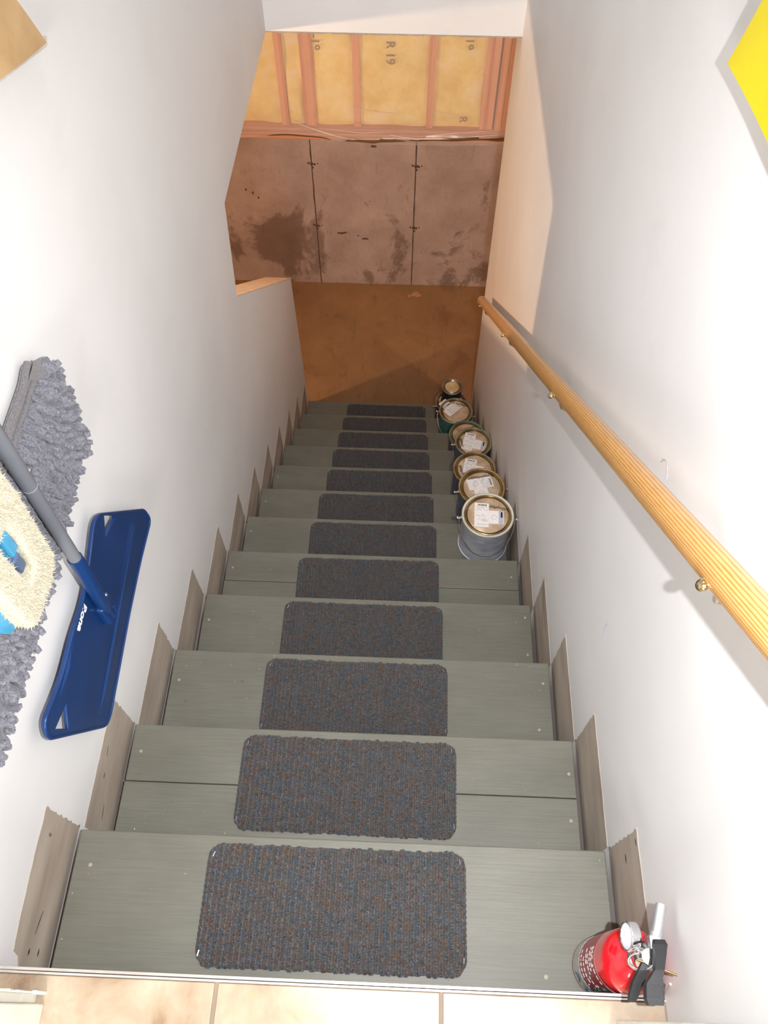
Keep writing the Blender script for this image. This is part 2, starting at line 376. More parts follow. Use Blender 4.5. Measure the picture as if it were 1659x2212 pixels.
# staircase
st = thing('staircase', 'grey-green painted timber staircase running down between the white walls', 'staircase', (0, 0, 0))
screws = {0: [(-0.43, -0.057), (0.344, -0.195)], 1: [(-0.44, 0.19), (0.448, 0.178), (0.445, 0.086)], 2: [(0.444, 0.44), (0.428, 0.326), (-0.44, 0.415)], 3: [(0.443, 0.701), (0.444, 0.59), (-0.44, 0.66)]}
for k in range(12):
    yb = (k-1)*RUN-0.02 if k else -0.236; yf = k*RUN; z = -k*RISE
    xl, xr = -HW+random.uniform(-0.002, 0.002), HW+random.uniform(-0.003, 0.002)
    if k in (1, 4):
        ys = yf-0.117 if k == 1 else yf-0.105
        part('tread', MB().box(xl, xr, ys+0.0006, yf, z-0.032, z, 0.0022), M['step'], st)
        part('tread', MB().box(xl-0.001, xr, yb, ys-0.0006, z-0.032, z-0.0003, 0.0018), M['step'], st)
    else:
        part('tread', MB().box(xl, xr, yb, yf, z-0.032, z, 0.0022), M['step'], st)
    part('riser', MB().box(-HW, HW, yf-0.040, yf-0.022, z-RISE+0.0003, z-0.032), M['step'], st)
    for (sx, sy) in screws.get(k, [(0.44, yf-0.06), (-0.44, yf-0.06)] if k < 8 else []):
        part('screw_head', MB().lathe([(0.0034, 0), (0.0034, 0.0006), (0.0024, 0.0009), (0.0005, 0.0009)], 12, Matrix.Translation((sx, sy, z-0.0001))), M['filler'], st)
part('riser', MB().box(-HW, HW, -0.254, -0.238, 0.0, TZ-0.012), M['step'], st)
for sx in (-1, 1):
    sp = [(-0.236, -0.033), (-0.236, -0.30), (2.60, FZ), (2.67, FZ)]
    pts = [(-0.236, -0.033)]
    for k in range(12):
        pts += [(k*RUN-0.041, -k*RISE-0.033), (k*RUN-0.041, -(k+1)*RISE-0.033)]
    pts[-1] = (pts[-1][0], FZ)
    pts += [(2.35, FZ), (-0.236, -0.34)]
    part('stringer', MB().prism(pts, sx*0.44, sx*0.405, 'x'), M['stud'], st)

# floors
fl = struct(MB().box(-3.2, 3.2, -2.2, 4.15, FZ-0.1, FZ).build('floor', M['slab']))
cr = MB()
for i in range(14):
    a = random.uniform(0, 6.28); r = random.uniform(0, 0.045); s_ = random.uniform(0.006, 0.02)
    cr.lathe([(s_, 0), (s_*0.7, s_*0.12), (s_*0.2, s_*0.2)], 7, Matrix.Translation((0.135+r*math.cos(a), 3.80+r*0.7*math.sin(a), FZ)))
o = part('mortar_splash', cr, M['crumb'], fl); o['kind'] = 'stuff'
fu = struct(MB().box(-1.6, 1.6, -2.2, -0.226, TZ-0.18, TZ-0.0035).build('floor', M['grout']))
gx = [-1.086, -0.772, -0.465, -0.1525, 0.163, 0.476, 0.790, 1.10]
for j in range(4):
    for i in range(len(gx)-1):
        y1 = -0.2275-j*0.313; y0 = y1-0.308
        part('tile', MB().box(gx[i]+0.0028, gx[i+1]-0.0028, y0, y1, TZ-0.006, TZ, 0.0012), M['tile'], fu)
tr = MB().box(-WX, WX, -0.2265, -0.2235, TZ-0.014, TZ+0.0012, 0.0005).box(-WX, WX, -0.2225, -0.2185, TZ-0.013, TZ-0.002, 0.0004)
tr = struct(tr.build('trim_1', M['alu']))
# door jambs that frame the head of the stairs
for i, sx in enumerate((-1, 1)):
    X0 = 0.388 if sx < 0 else 0.392
    jm = MB().box(sx*X0, sx*(WX-0.001), -0.36, -0.262, TZ, 2.25, 0.002).box(sx*(X0+0.012), sx*(WX-0.001), -0.262, -0.25, TZ, 2.25, 0.002)
    o = struct(jm.build('door_%d' % (i+1), M['trim']))
    if sx < 0:
        cb = MB(); xx = X0
        while xx < WX-0.004:
            dx = random.uniform(0.004, 0.010); cb.box(-xx, -min(xx+dx, WX-0.001), -0.2515, -0.2485+random.uniform(-0.001, 0.003), TZ, TZ+0.012); xx += dx
        q_ = part('caulk_bead', cb, M['trim'], o)
struct(MB().box(-WX, WX, -0.38, -0.25, 2.25, CEIL).build('wall_over_door', M['wall']))
for nm, b in (('wall_landing_left', (-1.7, -1.6, -2.2, -0.26)), ('wall_landing_right', (1.6, 1.7, -2.2, -0.26)), ('wall_landing_near', (-1.7, 1.7, -2.3, -2.2))):
    struct(MB().box(*b, TZ-0.18, CEIL).build(nm, M['wall']))
for sx in (-1, 1):
    struct(MB().box(sx*0.592, sx*1.7, -0.38, -0.262, FZ, CEIL).build('wall_front', M['wall']))
struct(MB().box(-1.7, 1.7, -2.3, 3.0, CEIL, CEIL+0.1).build('ceiling', M['wall']))
M['joist'] = simple('basement_ceiling_boards', srgb(190, 150, 115), 0.8)
for nm, b in (('ceiling_basement_left', (-3.2, -0.592, -0.38, 4.0)), ('ceiling_basement_right', (0.592, 3.2, -0.38, 4.0)), ('ceiling_basement_far', (-0.592, 0.592, 2.935, 4.0))):
    z0 = -0.06 if 'far' not in nm else -0.1
    struct(MB().box(*b, z0, z0+0.05).build(nm, M['joist']))
for nm, b in (('wall_basement_left', (-3.3, -3.2, -2.2, 4.1)), ('wall_basement_right', (3.2, 3.3, -2.2, 4.1)), ('wall_basement_near', (-3.3, 3.3, -2.3, -2.2))):
    struct(MB().box(*b, FZ, 0.0).build(nm, M['conc']))

# foundation wall: concrete panels, sill plate, studs, batts, poly sheet
CY = 3.89
wb = struct(MB().box(-3.3, 3.3, CY+0.16, CY+0.3, FZ-0.05, 0.05).build('wall_back', M['conc']))
px_ = [-3.2, -2.36, -1.74, -1.115, -0.493, 0.108, 0.735, 1.36, 1.98, 3.2]
for i in range(len(px_)-1):
    g0, g1 = px_[i]+0.0022, px_[i+1]-0.0022
    part('concrete_panel', MB().box(g0, g1, CY+random.uniform(-0.0015, 0.0015), CY+0.162, FZ-0.02, -1.262, 0.003), M['conc'], wb)
for xx in px_[1:-1]:
    part('mortar_fin', MB().tube([(xx+random.uniform(-0.003, 0.003), CY+0.003, FZ+0.0+i*(1.04/14)) for i in range(15)], 0.005, 5, rads=[random.uniform(0.001, 0.0062) for _ in range(15)]), M['darkstain'], wb)
    for zz in (-1.415, -1.845):
        tm = MB()
        for dx, dz, s_ in ((0, 0, 0.012), (-0.018, 0.004, 0.007), (0.017, -0.003, 0.008), (0.004, -0.024, 0.008), (0.035, 0.002, 0.004)):
            tm.lathe([(s_, 0), (s_*0.8, 0.004), (0.0005, 0.006)], 7, Matrix.Translation((xx+dx, CY, zz+dz)) @ Matrix.Rotation(math.pi/2, 4, 'X'))
        part('form_tie', tm, M['darkstain'], wb)
def smear(x, z, wd, h, seed):
    r_ = random.Random(seed); pts = [(x+wd*math.cos(a)*(0.6+0.6*r_.random()), z+h*math.sin(a)*(0.5+0.7*r_.random())) for a in [i*math.pi/8 for i in range(16)]]
    part('dark_chip', MB().prism(pts, CY-0.003, CY, 'y'), M['darkstain'], wb)
for a in ((-0.345, -1.898, 0.026, 0.008), (-0.315, -1.892, 0.014, 0.006), (-0.192, -1.938, 0.022, 0.008), (-0.235, -1.915, 0.006, 0.006), (-0.135, -1.295, 0.018, 0.007), (-0.16, -1.66, 0.004, 0.004), (0.02, -2.0, 0.003, 0.003),
          (-0.86, -1.62, 0.006, 0.012), (-0.83, -1.655, 0.006, 0.008), (-0.90, -1.6, 0.005, 0.01)): smear(*a, seed=int(abs(a[0])*1000))
part('sill_plate', MB().box(-3.2, 3.2, CY-0.004, CY+0.15, -1.262, -1.222, 0.003), M['plate'], wb)
part('sill_plate', MB().box(-3.2, 3.2, CY+0.004, CY+0.15, -1.221, -1.183, 0.003), M['plate'], wb)
studs = [(-2.2, 0.038), (-1.8, 0.038), (-1.4, 0.038), (-1.0, 0.038), (-0.618, 0.040), (-0.478, 0.064), (-0.221, 0.038), (0.173, 0.038), (0.463, 0.030), (0.498, 0.038), (0.546, 0.038), (0.585, 0.036), (0.98, 0.038), (1.38, 0.038), (1.78, 0.038), (2.2, 0.038)]
for sx, sw in studs:
    part('stud', MB().box(sx-sw/2, sx+sw/2, CY+0.006, CY+0.15, -1.183, -0.10, 0.002), M['stud'], wb)
def batt(x0, x1, seed):
    r_ = random.Random(seed); nx, nz = 22, 44; z0, z1 = -1.183, -0.10; vs_ = []; fs = []
    ph = [(r_.uniform(5, 22), r_.uniform(5, 22), r_.uniform(0, 6), r_.uniform(0.002, 0.007)) for _ in range(6)]
    for j in range(nz+1):
        for i in range(nx+1):
            u, v = i/nx, j/nz; x = x0+(x1-x0)*u; z = z0+(z1-z0)*v
            d = 0.016*(1-abs(2*u-1)**4)*(1-(1-v)**30)+sum(a*math.sin(fx*x+fz*z+p) for fx, fz, p, a in ph)*(1-abs(2*u-1)**6)
            vs_.append((x, CY+0.030-d, z))
    for j in range(nz):
        for i in range(nx): a = j*(nx+1)+i; fs.append((a, a+1, a+nx+2, a+nx+1))
    mb = MB().add(vs_, fs, True); mb.box(x0, x1, CY+0.045, CY+0.12, z0, z1)
    return part('insulation_batt', mb, M['insul'], wb)
for i in range(len(studs)-1):
    a = studs[i][0]+studs[i][1]/2; b = studs[i+1][0]-studs[i+1][1]/2
    if b-a > 0.015: batt(a, b, i)
XN = Vector((1, 0, 0)); ZN = Vector((0, 0, 1))
def stamp(txt, x, z, size, dirx=(0, 0, -1), diry=(1, 0, 0)):
    text_mesh('printed_rating', txt, size, M['stampink'], wb, frame((x, CY+0.004, z), dirx, diry), 0.0006, 0.0006)
M['stampink'] = simple('brown_stamp_ink', srgb(146, 116, 64), 0.8)
stamp('R 19', -0.045, -0.775, 0.064); stamp('-19', -0.425, -0.73, 0.06); stamp('19', 0.353, -0.722, 0.06); stamp('R', 0.354, -1.126, 0.06)
# poly sheet, wrinkled, gathered along the sill
vs_ = []; fs = []; nx, nz = 150, 60
for j in range(nz+1):
    for i in range(nx+1):
        x = -1.5+3.0*i/nx; v = j/nz; bot = -1.245-0.012*math.sin(5*x+1)-(0.02 if x > -0.2 else 0.02*math.exp(-((x+0.2)/0.3)**2)); z = bot+(-0.11-bot)*v
        fold = 0.010*math.exp(-((z-(-1.20-0.03*math.sin(2.2*x+2.0)))/0.012)**2)+0.007*math.exp(-((z-(-1.235+0.02*math.sin(3.1*x)))/0.008)**2)+0.006*math.exp(-((z-(-1.14-0.06*x))/0.010)**2)*(1 if x > -0.35 else 0)
        vs_.append((x, CY-0.011-fold-0.004*math.sin(9*x+7*z)-0.002*math.sin(31*x-14*z), z))
for j in range(nz):
    for i in range(nx): a = j*(nx+1)+i; fs.append((a, a+1, a+nx+2, a+nx+1))
part('vapour_barrier', MB().add(vs_, fs, True), M['poly'], wb)

M['polyglare'] = simple('poly_glare_film', srgb(244, 228, 216), 0.2, 0.0, var=0.06, Alpha=0.8, Coat_Weight=0.6)  # glare along the gathered folds, painted as pale film tubes
for r_, L_ in ((0.0030, [(-0.58, -1.143), (-0.505, -1.172), (-0.432, -1.202), (-0.34, -1.228), (-0.254, -1.244), (-0.12, -1.241), (0.004, -1.232), (0.119, -1.237)]), (0.0032, [(-0.048, -1.211), (0.03, -1.224), (0.107, -1.235), (0.23, -1.230), (0.362, -1.219), (0.48, -1.207), (0.583, -1.194)]),
               (0.0016, [(-0.248, -1.065), (-0.148, -1.078), (0.002, -1.095)]), (0.0022, [(0.188, -1.072), (0.263, -1.081), (0.377, -1.107)]), (0.0020, [(-0.43, -1.182), (-0.201, -1.204), (-0.022, -1.196)]), (0.0018, [(0.119, -1.218), (0.24, -1.202), (0.359, -1.189), (0.572, -1.17)])):
    n_ = len(L_); part('poly_fold_glare', MB().tube([(a, CY-0.017-0.003*math.sin(i*2.1), b) for i, (a, b) in enumerate(L_)], r_, 7, rads=[r_*(0.25 if i in (0, n_-1) else 1) for i in range(n_)]), M['polyglare'], wb)

# ---------------------------------------------------------------- handrail
RX, RZ0, RM, RR = 0.4243, 0.8695, 0.7925, 0.0203
def rz(y): return RZ0-RM*y
hr = thing('handrail', 'round varnished pine handrail on brass brackets along the wall', 'handrail', (RX, 2.52, rz(2.52)))
a, b = Vector((RX, 2.53, rz(2.53))), Vector((RX, -0.22, rz(-0.22))); L = (b-a).length
mb = MB().lathe([(RR*0.86, 0), (RR, 0.004)]+[(RR, 0.004+(L-0.008)*i/12) for i in range(1, 13)]+[(RR*0.86, L)], 36)
rail = mb.build('rail', M['rail'], hr, 'local'); rail.rotation_mode = 'QUATERNION'; rail.rotation_quaternion = Vector((0, 0, 1)).rotation_difference(b-a)
rail.location = a-Vector((RX, 2.52, rz(2.52))); sharp(rail)
for y in (0.145, 0.905, 1.665, 2.40):
    z = rz(y)
    mb = MB().lathe([(0.024, 0), (0.024, 0.003), (0.017, 0.006), (0.008, 0.010), (0.007, 0.014)], 24, Matrix.Translation((WX, y+0.012, z-0.070)) @ Matrix.Rotation(-math.pi/2, 4, 'Y'))
    mb.tube([(WX-0.010, y+0.012, z-0.070), (WX-0.025, y+0.010, z-0.074), (RX+0.012, y+0.004, z-0.058), (RX+0.004, y, z-0.030)], 0.0055, 12)
    br = part('bracket', mb, M['brass'], hr); mb = MB()
    mb.tube([(RX-0.0195+0.0*t, y, z-0.016-0.0*t) if False else (RX+RR*1.1*math.cos(t), y, z+RR*1.1*math.sin(t)) for t in [math.radians(d) for d in range(195, 350, 12)]], 0.0026, 8)
    part('saddle', mb, M['brass'], br)
    part('strap_end', MB().lathe([(0.001, -0.0035), (0.0065, -0.003), (0.0072, 0), (0.0065, 0.002), (0.003, 0.004), (0.001, 0.0045)], 16, Matrix.Translation((RX-RR-0.002, y-0.004, z-0.010)) @ Matrix.Rotation(-0.9, 4, 'Y')), M['brass'], br)

# ---------------------------------------------------------------- stair mats
def mat_material():
    t = MT('multicolour_ribbed_carpet'); oi = t.n('ShaderNodeObjectInfo')
    ad = t.n('ShaderNodeVectorMath', operation='ADD'); cx = t.n('ShaderNodeCombineXYZ')
    t.l(t.math('MULTIPLY', oi.outputs['Random'], 37.0), cx.inputs[1]); t.l(t.co, ad.inputs[0]); t.l(cx.outputs[0], ad.inputs[1])
    sep = t.n('ShaderNodeSeparateXYZ'); t.l(ad.outputs[0], sep.inputs[0])
    rib = t.math('FLOOR', t.math('MULTIPLY', sep.outputs[0], 1/0.009468)); comb = t.n('ShaderNodeCombineXYZ')
    t.l(t.math('MULTIPLY', rib, 0.83), comb.inputs[0]); t.l(t.math('MULTIPLY', sep.outputs[1], 26.0), comb.inputs[1])
    n = t.noise(1.0, 5, comb.outputs[0])
    c = t.ramp(n, [(0.20, srgb(56, 48, 66)), (0.30, srgb(40, 52, 76)), (0.38, srgb(66, 84, 92)), (0.43, srgb(58, 56, 50)), (0.47, srgb(92, 56, 40)), (0.51, srgb(96, 92, 88)), (0.55, srgb(34, 54, 84)), (0.59, srgb(88, 76, 48)), (0.66, srgb(104, 64, 38)), (0.74, srgb(64, 46, 54))], 'B_SPLINE')
    ru = t.math('ABSOLUTE', t.math('SUBTRACT', t.math('FRACT', t.math('MULTIPLY', sep.outputs[0], 1/0.009468)), 0.5))
    c = t.mix(t.ramp(ru, [(0.30, (0, 0, 0)), (0.46, (0.9,)*3)]), c, srgb(26, 24, 26))  # painted shade: colour darkens into the valleys between ribs
    c = t.mix(0.22, c, srgb(40, 40, 42))
    fl_ = t.noise(420, 3, ad.outputs[0]); c = t.mix(t.ramp(fl_, [(0.52, (0, 0, 0)), (0.64, (0.45,)*3)]), c, srgb(138, 136, 132))
    c = t.mix(t.ramp(fl_, [(0.30, (0.5,)*3), (0.42, (0, 0, 0))]), c, srgb(36, 34, 36))
    iso = t.noise(140, 2, ad.outputs[0]); c = t.mix(t.ramp(iso, [(0.35, (0.0,)*3), (0.65, (0.45,)*3)]), c, srgb(84, 84, 86))
    t.color(c).set(0.95, Sheen_Weight=0.1); t.bump(t.noise(900, 3), 0.7, 0.001); return t.m
M['mat'] = mat_material()
MWD, MDP, MR = 0.445, 0.188, 0.026
def mat_mesh():
    r_ = random.Random(5); nr = 47; sub = 6; nx = nr*sub; ny = 170; mb = MB(); idx = {}; vs_ = []; fs = []
    ph = [r_.uniform(0, 6.28) for _ in range(nr)]; ln = [r_.uniform(0.0042, 0.0056) for _ in range(nr)]; he = [r_.uniform(0.85, 1.1) for _ in range(nr)]
    ex0 = [r_.uniform(-0.0015, 0.003) for _ in range(nr)]; ex1 = [r_.uniform(-0.0015, 0.003) for _ in range(nr)]
    def inset(x):
        d = MWD/2-abs(x)
        return 0 if d > MR else MR-math.sqrt(max(0, MR*MR-(MR-max(d, 0))**2))
    for i in range(nx+1):
        x = -MWD/2+MWD*i/nx; k = min(i//sub, nr-1); u = (i % sub)/sub; ins = inset(x)
        prof = math.sin(math.pi*u)**0.7 if i % sub else 0
        y0 = -MDP/2+ins-ex0[k]*(prof > 0); y1 = MDP/2-ins+ex1[k]*(prof > 0)
        for j in range(ny+1):
            v = j/ny; y = y0+(y1-y0)*v
            lp = 0.72+0.28*abs(math.sin(math.pi*y/ln[k]+ph[k]))
            edge = min(1, min(v, 1-v)*ny/5.0); ed2 = min(1, min(i, nx-i)/3)
            h = 0.0016+0.0062*prof*lp*he[k]; h *= (0.35+0.65*edge)*(0.35+0.65*ed2)
            vs_.append((x+0.0006*math.sin(y*700+ph[k]*3), y, h))
    for i in range(nx):
        for j in range(ny):
            a = i*(ny+1)+j; fs.append((a, a+ny+1, a+ny+2, a+1))
    o = len(vs_); ring = [i*(ny+1) for i in range(nx+1)]+[nx*(ny+1)+j for j in range(1, ny+1)]+[i*(ny+1)+ny for i in range(nx-1, -1, -1)]+[j for j in range(ny-1, 0, -1)]
    for q_ in ring: vs_.append((vs_[q_][0], vs_[q_][1], 0.0))
    m = len(ring)
    for i in range(m): fs.append((ring[i], ring[(i+1) % m], o+(i+1) % m, o+i))
    fs.append(tuple(o+i for i in range(m)))
    return mb.add(vs_, fs, True)
mm = mat_mesh().build('stair_mat', M['mat'], None, 'local')
st0 = MB().tube([(-0.004, 0, 0.002), (-0.004, 0, 0.0075), (0.004, 0, 0.0075), (0.004, 0, 0.002)], 0.0007, 5).build('staple', M['chrome'], mm, 'local')
ord_ = ['highest and nearest of the twelve', 'second step down', 'third step down', 'fourth step down', 'fifth step down', 'sixth step down', 'seventh step down', 'eighth step down', 'ninth step down', 'tenth step down', 'eleventh step down', 'lowest and farthest of the twelve']
mats = []
for k in range(12):
    o = mm if k == 0 else mm.copy()
    if k: COL.objects.link(o)
    o.location = (-0.006+[0.0, 0.0, -0.004, -0.004, -0.004, -0.002, -0.004, -0.002, -0.006, -0.006, -0.008, -0.008][k], k*RUN-0.111+(0.001 if k else 0.003), -k*RISE+0.0003)
    o.rotation_euler = (0, 0, random.uniform(-0.006, 0.008)); mats.append(o)
    where = ('ribbed multicolour carpet tread mat, '+ord_[k]) if k in (0, 11) else 'ribbed multicolour carpet tread mat on the '+ord_[k]
    tag(o, where, 'mat', 'ribbed carpet mats stapled to the steps')
    for n_, (sx, sy, an) in enumerate([(-0.216, -0.075, 1.4), (0.217, -0.070, 1.6), (0.212, 0.078, 1.9), (-0.212, 0.076, 1.3), (-0.1, -0.091, 0.1), (0.06, -0.091, -0.1)][:4 if k > 2 else 6]):
        s_ = st0 if (k == 0 and n_ == 0) else st0.copy()
        if s_ is not st0: COL.objects.link(s_)
        s_.parent = o; s_.location = (sx, sy, 0.0); s_.rotation_euler = (0, 0, an+random.uniform(-0.2, 0.2))

# ---------------------------------------------------------------- paint cans
def canmat(n, c, c2, sc=(1, 1, 0.5), rough=0.45, metal=0.0):
    t = MT(n); a = t.noise(22, 5, t.mapping(sc)); t.color(t.ramp(a, [(0.38, c), (0.62, c2)])).set(rough, metal); return t.m
M['lid'] = canmat('stained_tin_lid', srgb(214, 194, 166), srgb(178, 148, 120), (1, 1, 1), 0.33, 0.35)
M['ringmetal'] = canmat('dull_gilt_lid_ring', srgb(176, 154, 116), srgb(142, 118, 82), (1, 1, 1), 0.25, 0.85)
M['lidgold'] = canmat('lacquered_tin_lid', srgb(226, 206, 160), srgb(206, 182, 134), (1, 1, 1), 0.3, 0.4)
M['paintchip'] = canmat('scraped_paint_rim', srgb(206, 200, 184), srgb(184, 176, 158), (1, 1, 1), 0.5)
M['goldrim'] = canmat('golden_tin_rim', srgb(178, 148, 98), srgb(150, 118, 70), (1, 1, 1), 0.35, 0.5)
M['greenrim'] = canmat('olive_painted_rim', srgb(146, 146, 116), srgb(116, 118, 86), (1, 1, 1), 0.4, 0.2)
M['jaderim'] = canmat('jade_painted_rim', srgb(104, 128, 106), srgb(84, 104, 86), (1, 1, 1), 0.4, 0.1)
M['tanrim'] = canmat('tan_tin_rim', srgb(160, 138, 104), srgb(132, 106, 74), (1, 1, 1), 0.35, 0.4)
M['greyrim'] = canmat('grey_tin_rim', srgb(150, 146, 140), srgb(120, 114, 108), (1, 1, 1), 0.35, 0.5)
M['bsilver'] = canmat('grey_blue_can_label', srgb(226, 226, 232), srgb(188, 194, 212), (1, 1, 2.2))
M['bblue'] = canmat('deep_blue_can_label', srgb(112, 124, 154), srgb(86, 96, 126))
M['bteal'] = canmat('teal_can_label', srgb(100, 156, 140), srgb(66, 112, 118))
M['bdark'] = canmat('charcoal_can_label', srgb(58, 58, 54), srgb(44, 44, 40))
M['bgrey'] = canmat('slate_can_label', srgb(98, 98, 100), srgb(76, 74, 78))
M['residue'] = simple('dried_paint_residue', srgb(214, 206, 190), 0.7, bump=0.3)
def can(label, loc, rz_, R, H, rim, body, lid, sticker=None, rot=0.0, hand=None, bail=None, group='paint cans standing on the steps', marks=True):
    t = thing('paint_can', label, 'paint can', loc, group, rz_)
    T = lambda n, mb, m, p: mb.build(n, m, p, 'local')
    bd = T('body', MB().lathe([(R-0.002, 0), (R-0.0005, 0.002), (R-0.0005, 0.005), (R-0.003, 0.007), (R-0.003, H-0.012), (R-0.001, H-0.009), (R-0.001, H-0.006), (R-0.006, H-0.005), (R-0.009, H-0.014)], 56), M[body], t); sharp(bd, 50)
    T('rim', MB().lathe([(R-0.0035, H-0.008), (R+0.0006, H-0.006), (R+0.0012, H-0.003), (R-0.0005, H), (R-0.003, H+0.0006), (R-0.0062, H-0.0005), (R-0.0072, H-0.003), (R-0.0072, H-0.007)], 56, cap=False), M[rim], t)
    q_ = R-0.0075
    quart = R < 0.07
    prof = [(q_+0.0005, H-0.006), (q_-0.001, H-0.0022), (q_-0.0035, H-0.0012), (q_-0.0055, H-0.003), (q_-0.0065, H-0.0100), (q_-0.0095, H-0.0110), (q_-0.0110, H-0.0065), (q_-0.013, H-0.0058), (0.001, H-0.0055)]
    if quart: prof = [(q_+0.0005, H-0.006), (q_-0.001, H-0.003), (q_-0.004, H-0.007), (q_-0.007, H-0.0075), (q_-0.010, H-0.0045), (q_-0.013, H-0.0035), (0.001, H-0.003)]
    cut = 7 if not quart else 5
    ld = T('lid', MB().lathe(prof[cut-1:], 56), M[lid], t)
    T('lid_groove', MB().lathe(prof[:cut], 56, cap=False), M['ringmetal'], ld)
    zl = H-0.0054
    def quad(nm, x0, x1, y0, y1, m, p, dz=0.0004):
        Mx = Matrix.Rotation(rot, 4, 'Z'); return T(nm, MB().box(x0, x1, y0, y1, zl, zl+dz, mt=Mx), M[m], p)
    if sticker:
        side = sticker; A = quad('lid_sticker', -0.044, 0.003, -0.046, 0.046, 'paper', t)
        mb = MB(); Mx = Matrix.Rotation(rot, 4, 'Z'); x = -0.034
        r_ = random.Random(int(R*1e4+loc[1]*100))
        while x < -0.004:
            wd = r_.choice((0.0006, 0.001, 0.0016)); mb.box(x, x+wd, 0.035, 0.042, zl+0.0003, zl+0.0006, mt=Mx); x += wd+r_.choice((0.0006, 0.0009))
        T('barcode', mb, M['ink'], A)
        mb = MB()
        for y in [0.030-0.0042*i for i in range(17)]:
            x = -0.041+r_.choice((0, 0.002, 0.006))
            if r_.random() < 0.2: continue
            while x < -0.002:
                wd = r_.uniform(0.002, 0.007); 
                if r_.random() < 0.62: mb.box(x, min(x+wd, 0.0), y, y+0.0017, zl+0.0003, zl+0.0005, mt=Mx)
                x += wd+0.0016
        T('fine_print', mb, M['greyink'], A)
        if side:
            xa, xb = (0.0032, 0.052) if side > 0 else (-0.094, -0.0442)
            B = quad('lid_sticker', xa, min(xb, 0.058) if side > 0 else max(xb, -0.066), -0.031, 0.019, 'paper', t)
            e0, e1 = (0.036, 0.050) if side > 0 else (-0.064, -0.052)
            quad('printed_panel', e0, e1, -0.0305, 0.0185, 'lilac', B, 0.0006)
            quad('black_box', e0+0.0065, e1-0.001, -0.006, 0.015, 'ink', B, 0.0008)
            if side > 0:
                T('printed_circle', MB().tube([(Mx @ Vector((0.021+0.0085*math.cos(a), -0.006+0.0085*math.sin(a), zl+0.0006))) for a in [i*math.pi/12 for i in range(25)]], 0.0004, 4), M['greyink'], B)
    if hand:
        mb = MB(); r_ = random.Random(hand[3]); cx_, cy_, n_, _, an = hand[0], hand[1], hand[2], hand[3], hand[4]
        pts = []; 
        for i in range(n_*3): pts.append((i*0.0042/1.0, (0.0055 if i % 2 else -0.004)*r_.uniform(0.4, 1.2)))
        ca, sa = math.cos(an), math.sin(an)
        mb.tube([(cx_+a*ca-b*sa, cy_+a*sa+b*ca, zl+0.0007) for a, b in pts], 0.0016, 5)
        T('handwriting', mb, M['ink'], t)
    # ears and bail
    if bail is not None and not quart:
        ears = []
        for sx in (-1, 1):
            e = T('ear', MB().lathe([(0.011, 0), (0.010, 0.003), (0.0075, 0.006), (0.0035, 0.009), (0.0035, 0.0115), (0.0065, 0.0135), (0.0068, 0.017), (0.004, 0.0205), (0.001, 0.0215)], 20, Matrix.Translation((sx*(R-0.004), 0, H-0.028)) @ Matrix.Rotation(sx*math.pi/2, 4, 'Y')), M['chrome'], t); ears.append(e)
        pts = []; bail = math.asin((R+0.004)/(R+0.048))
        for i in range(25):
            a = math.pi*i/24; rr = R+0.007; x = -rr*math.cos(a); d = (R+0.048)*math.sin(a)
            pts.append((x, -d*math.sin(bail), H-0.028-d*math.cos(bail)))
        T('bail_handle', MB().tube(pts, 0.0013, 6), M['steel'], t)
    return t
def cy_(k, off): return k*RUN+off
R = 0.0845; H = 0.19
can('gallon paint can with chipped white rim and blue-grey side, nearest and highest of the row', (0.3735, cy_(5, -0.076), -5*RISE), 0, 0.0855, H, 'paintchip', 'bsilver', 'lid', 1, -0.04, (0.008, 0.034, 6, 3, -0.15), 0.35)
can('gallon paint can with golden rim and sideways label, just below the white-rimmed can', (0.379, cy_(6, -0.086), -6*RISE), 0.1, R, H, 'goldrim', 'bblue', 'lid', 1, -1.42, (-0.045, 0.041, 8, 5, 0.12), 0.75)
can('gallon paint can with tan rim and black handwriting beside its half-hidden label', (0.375, cy_(7, -0.118), -7*RISE), 0.05, R, H, 'tanrim', 'bblue', 'lid', 1, -0.24, (-0.058, 0.018, 5, 8, -1.3), None)
can('gallon paint can with pale olive rim and tilted white label, fourth can from the nearest', (0.394, cy_(8, -0.088), -8*RISE), 0.0, 0.0795, H, 'greenrim', 'bblue', 'lid', 1, -0.24, (-0.055, 0.02, 4, 11, -1.4), 0.9)
can('gallon paint can with jade green rim, mostly hidden behind the olive-rimmed can', (0.386, cy_(9, -0.150), -9*RISE), 0.3, R, H, 'jaderim', 'bblue', 'lid', None, 0, (0.0, 0.03, 5, 12, 0.2), None)
can('gallon paint can with teal side and crooked label near the foot of the row', (0.351, cy_(10, -0.100), -10*RISE), -0.15, R, H, 'greenrim', 'bteal', 'lid', -1, -0.62, (-0.018, 0.052, 6, 14, -0.1), 0.3)
t7 = can('gallon paint can with grey rim carrying the small can on its lid', (0.341, cy_(11, -0.128), -11*RISE), 0.2, R, H, 'greyrim', 'bgrey', 'lid', None, 0, None, 0.2)
can('small quart paint can with plain golden lid, stacked on top of another can', (0.3385, cy_(11, -0.128)+0.004, -11*RISE+H+0.001), 0, 0.0545, 0.118, 'greyrim', 'bdark', 'lidgold', None, 0, None, None)

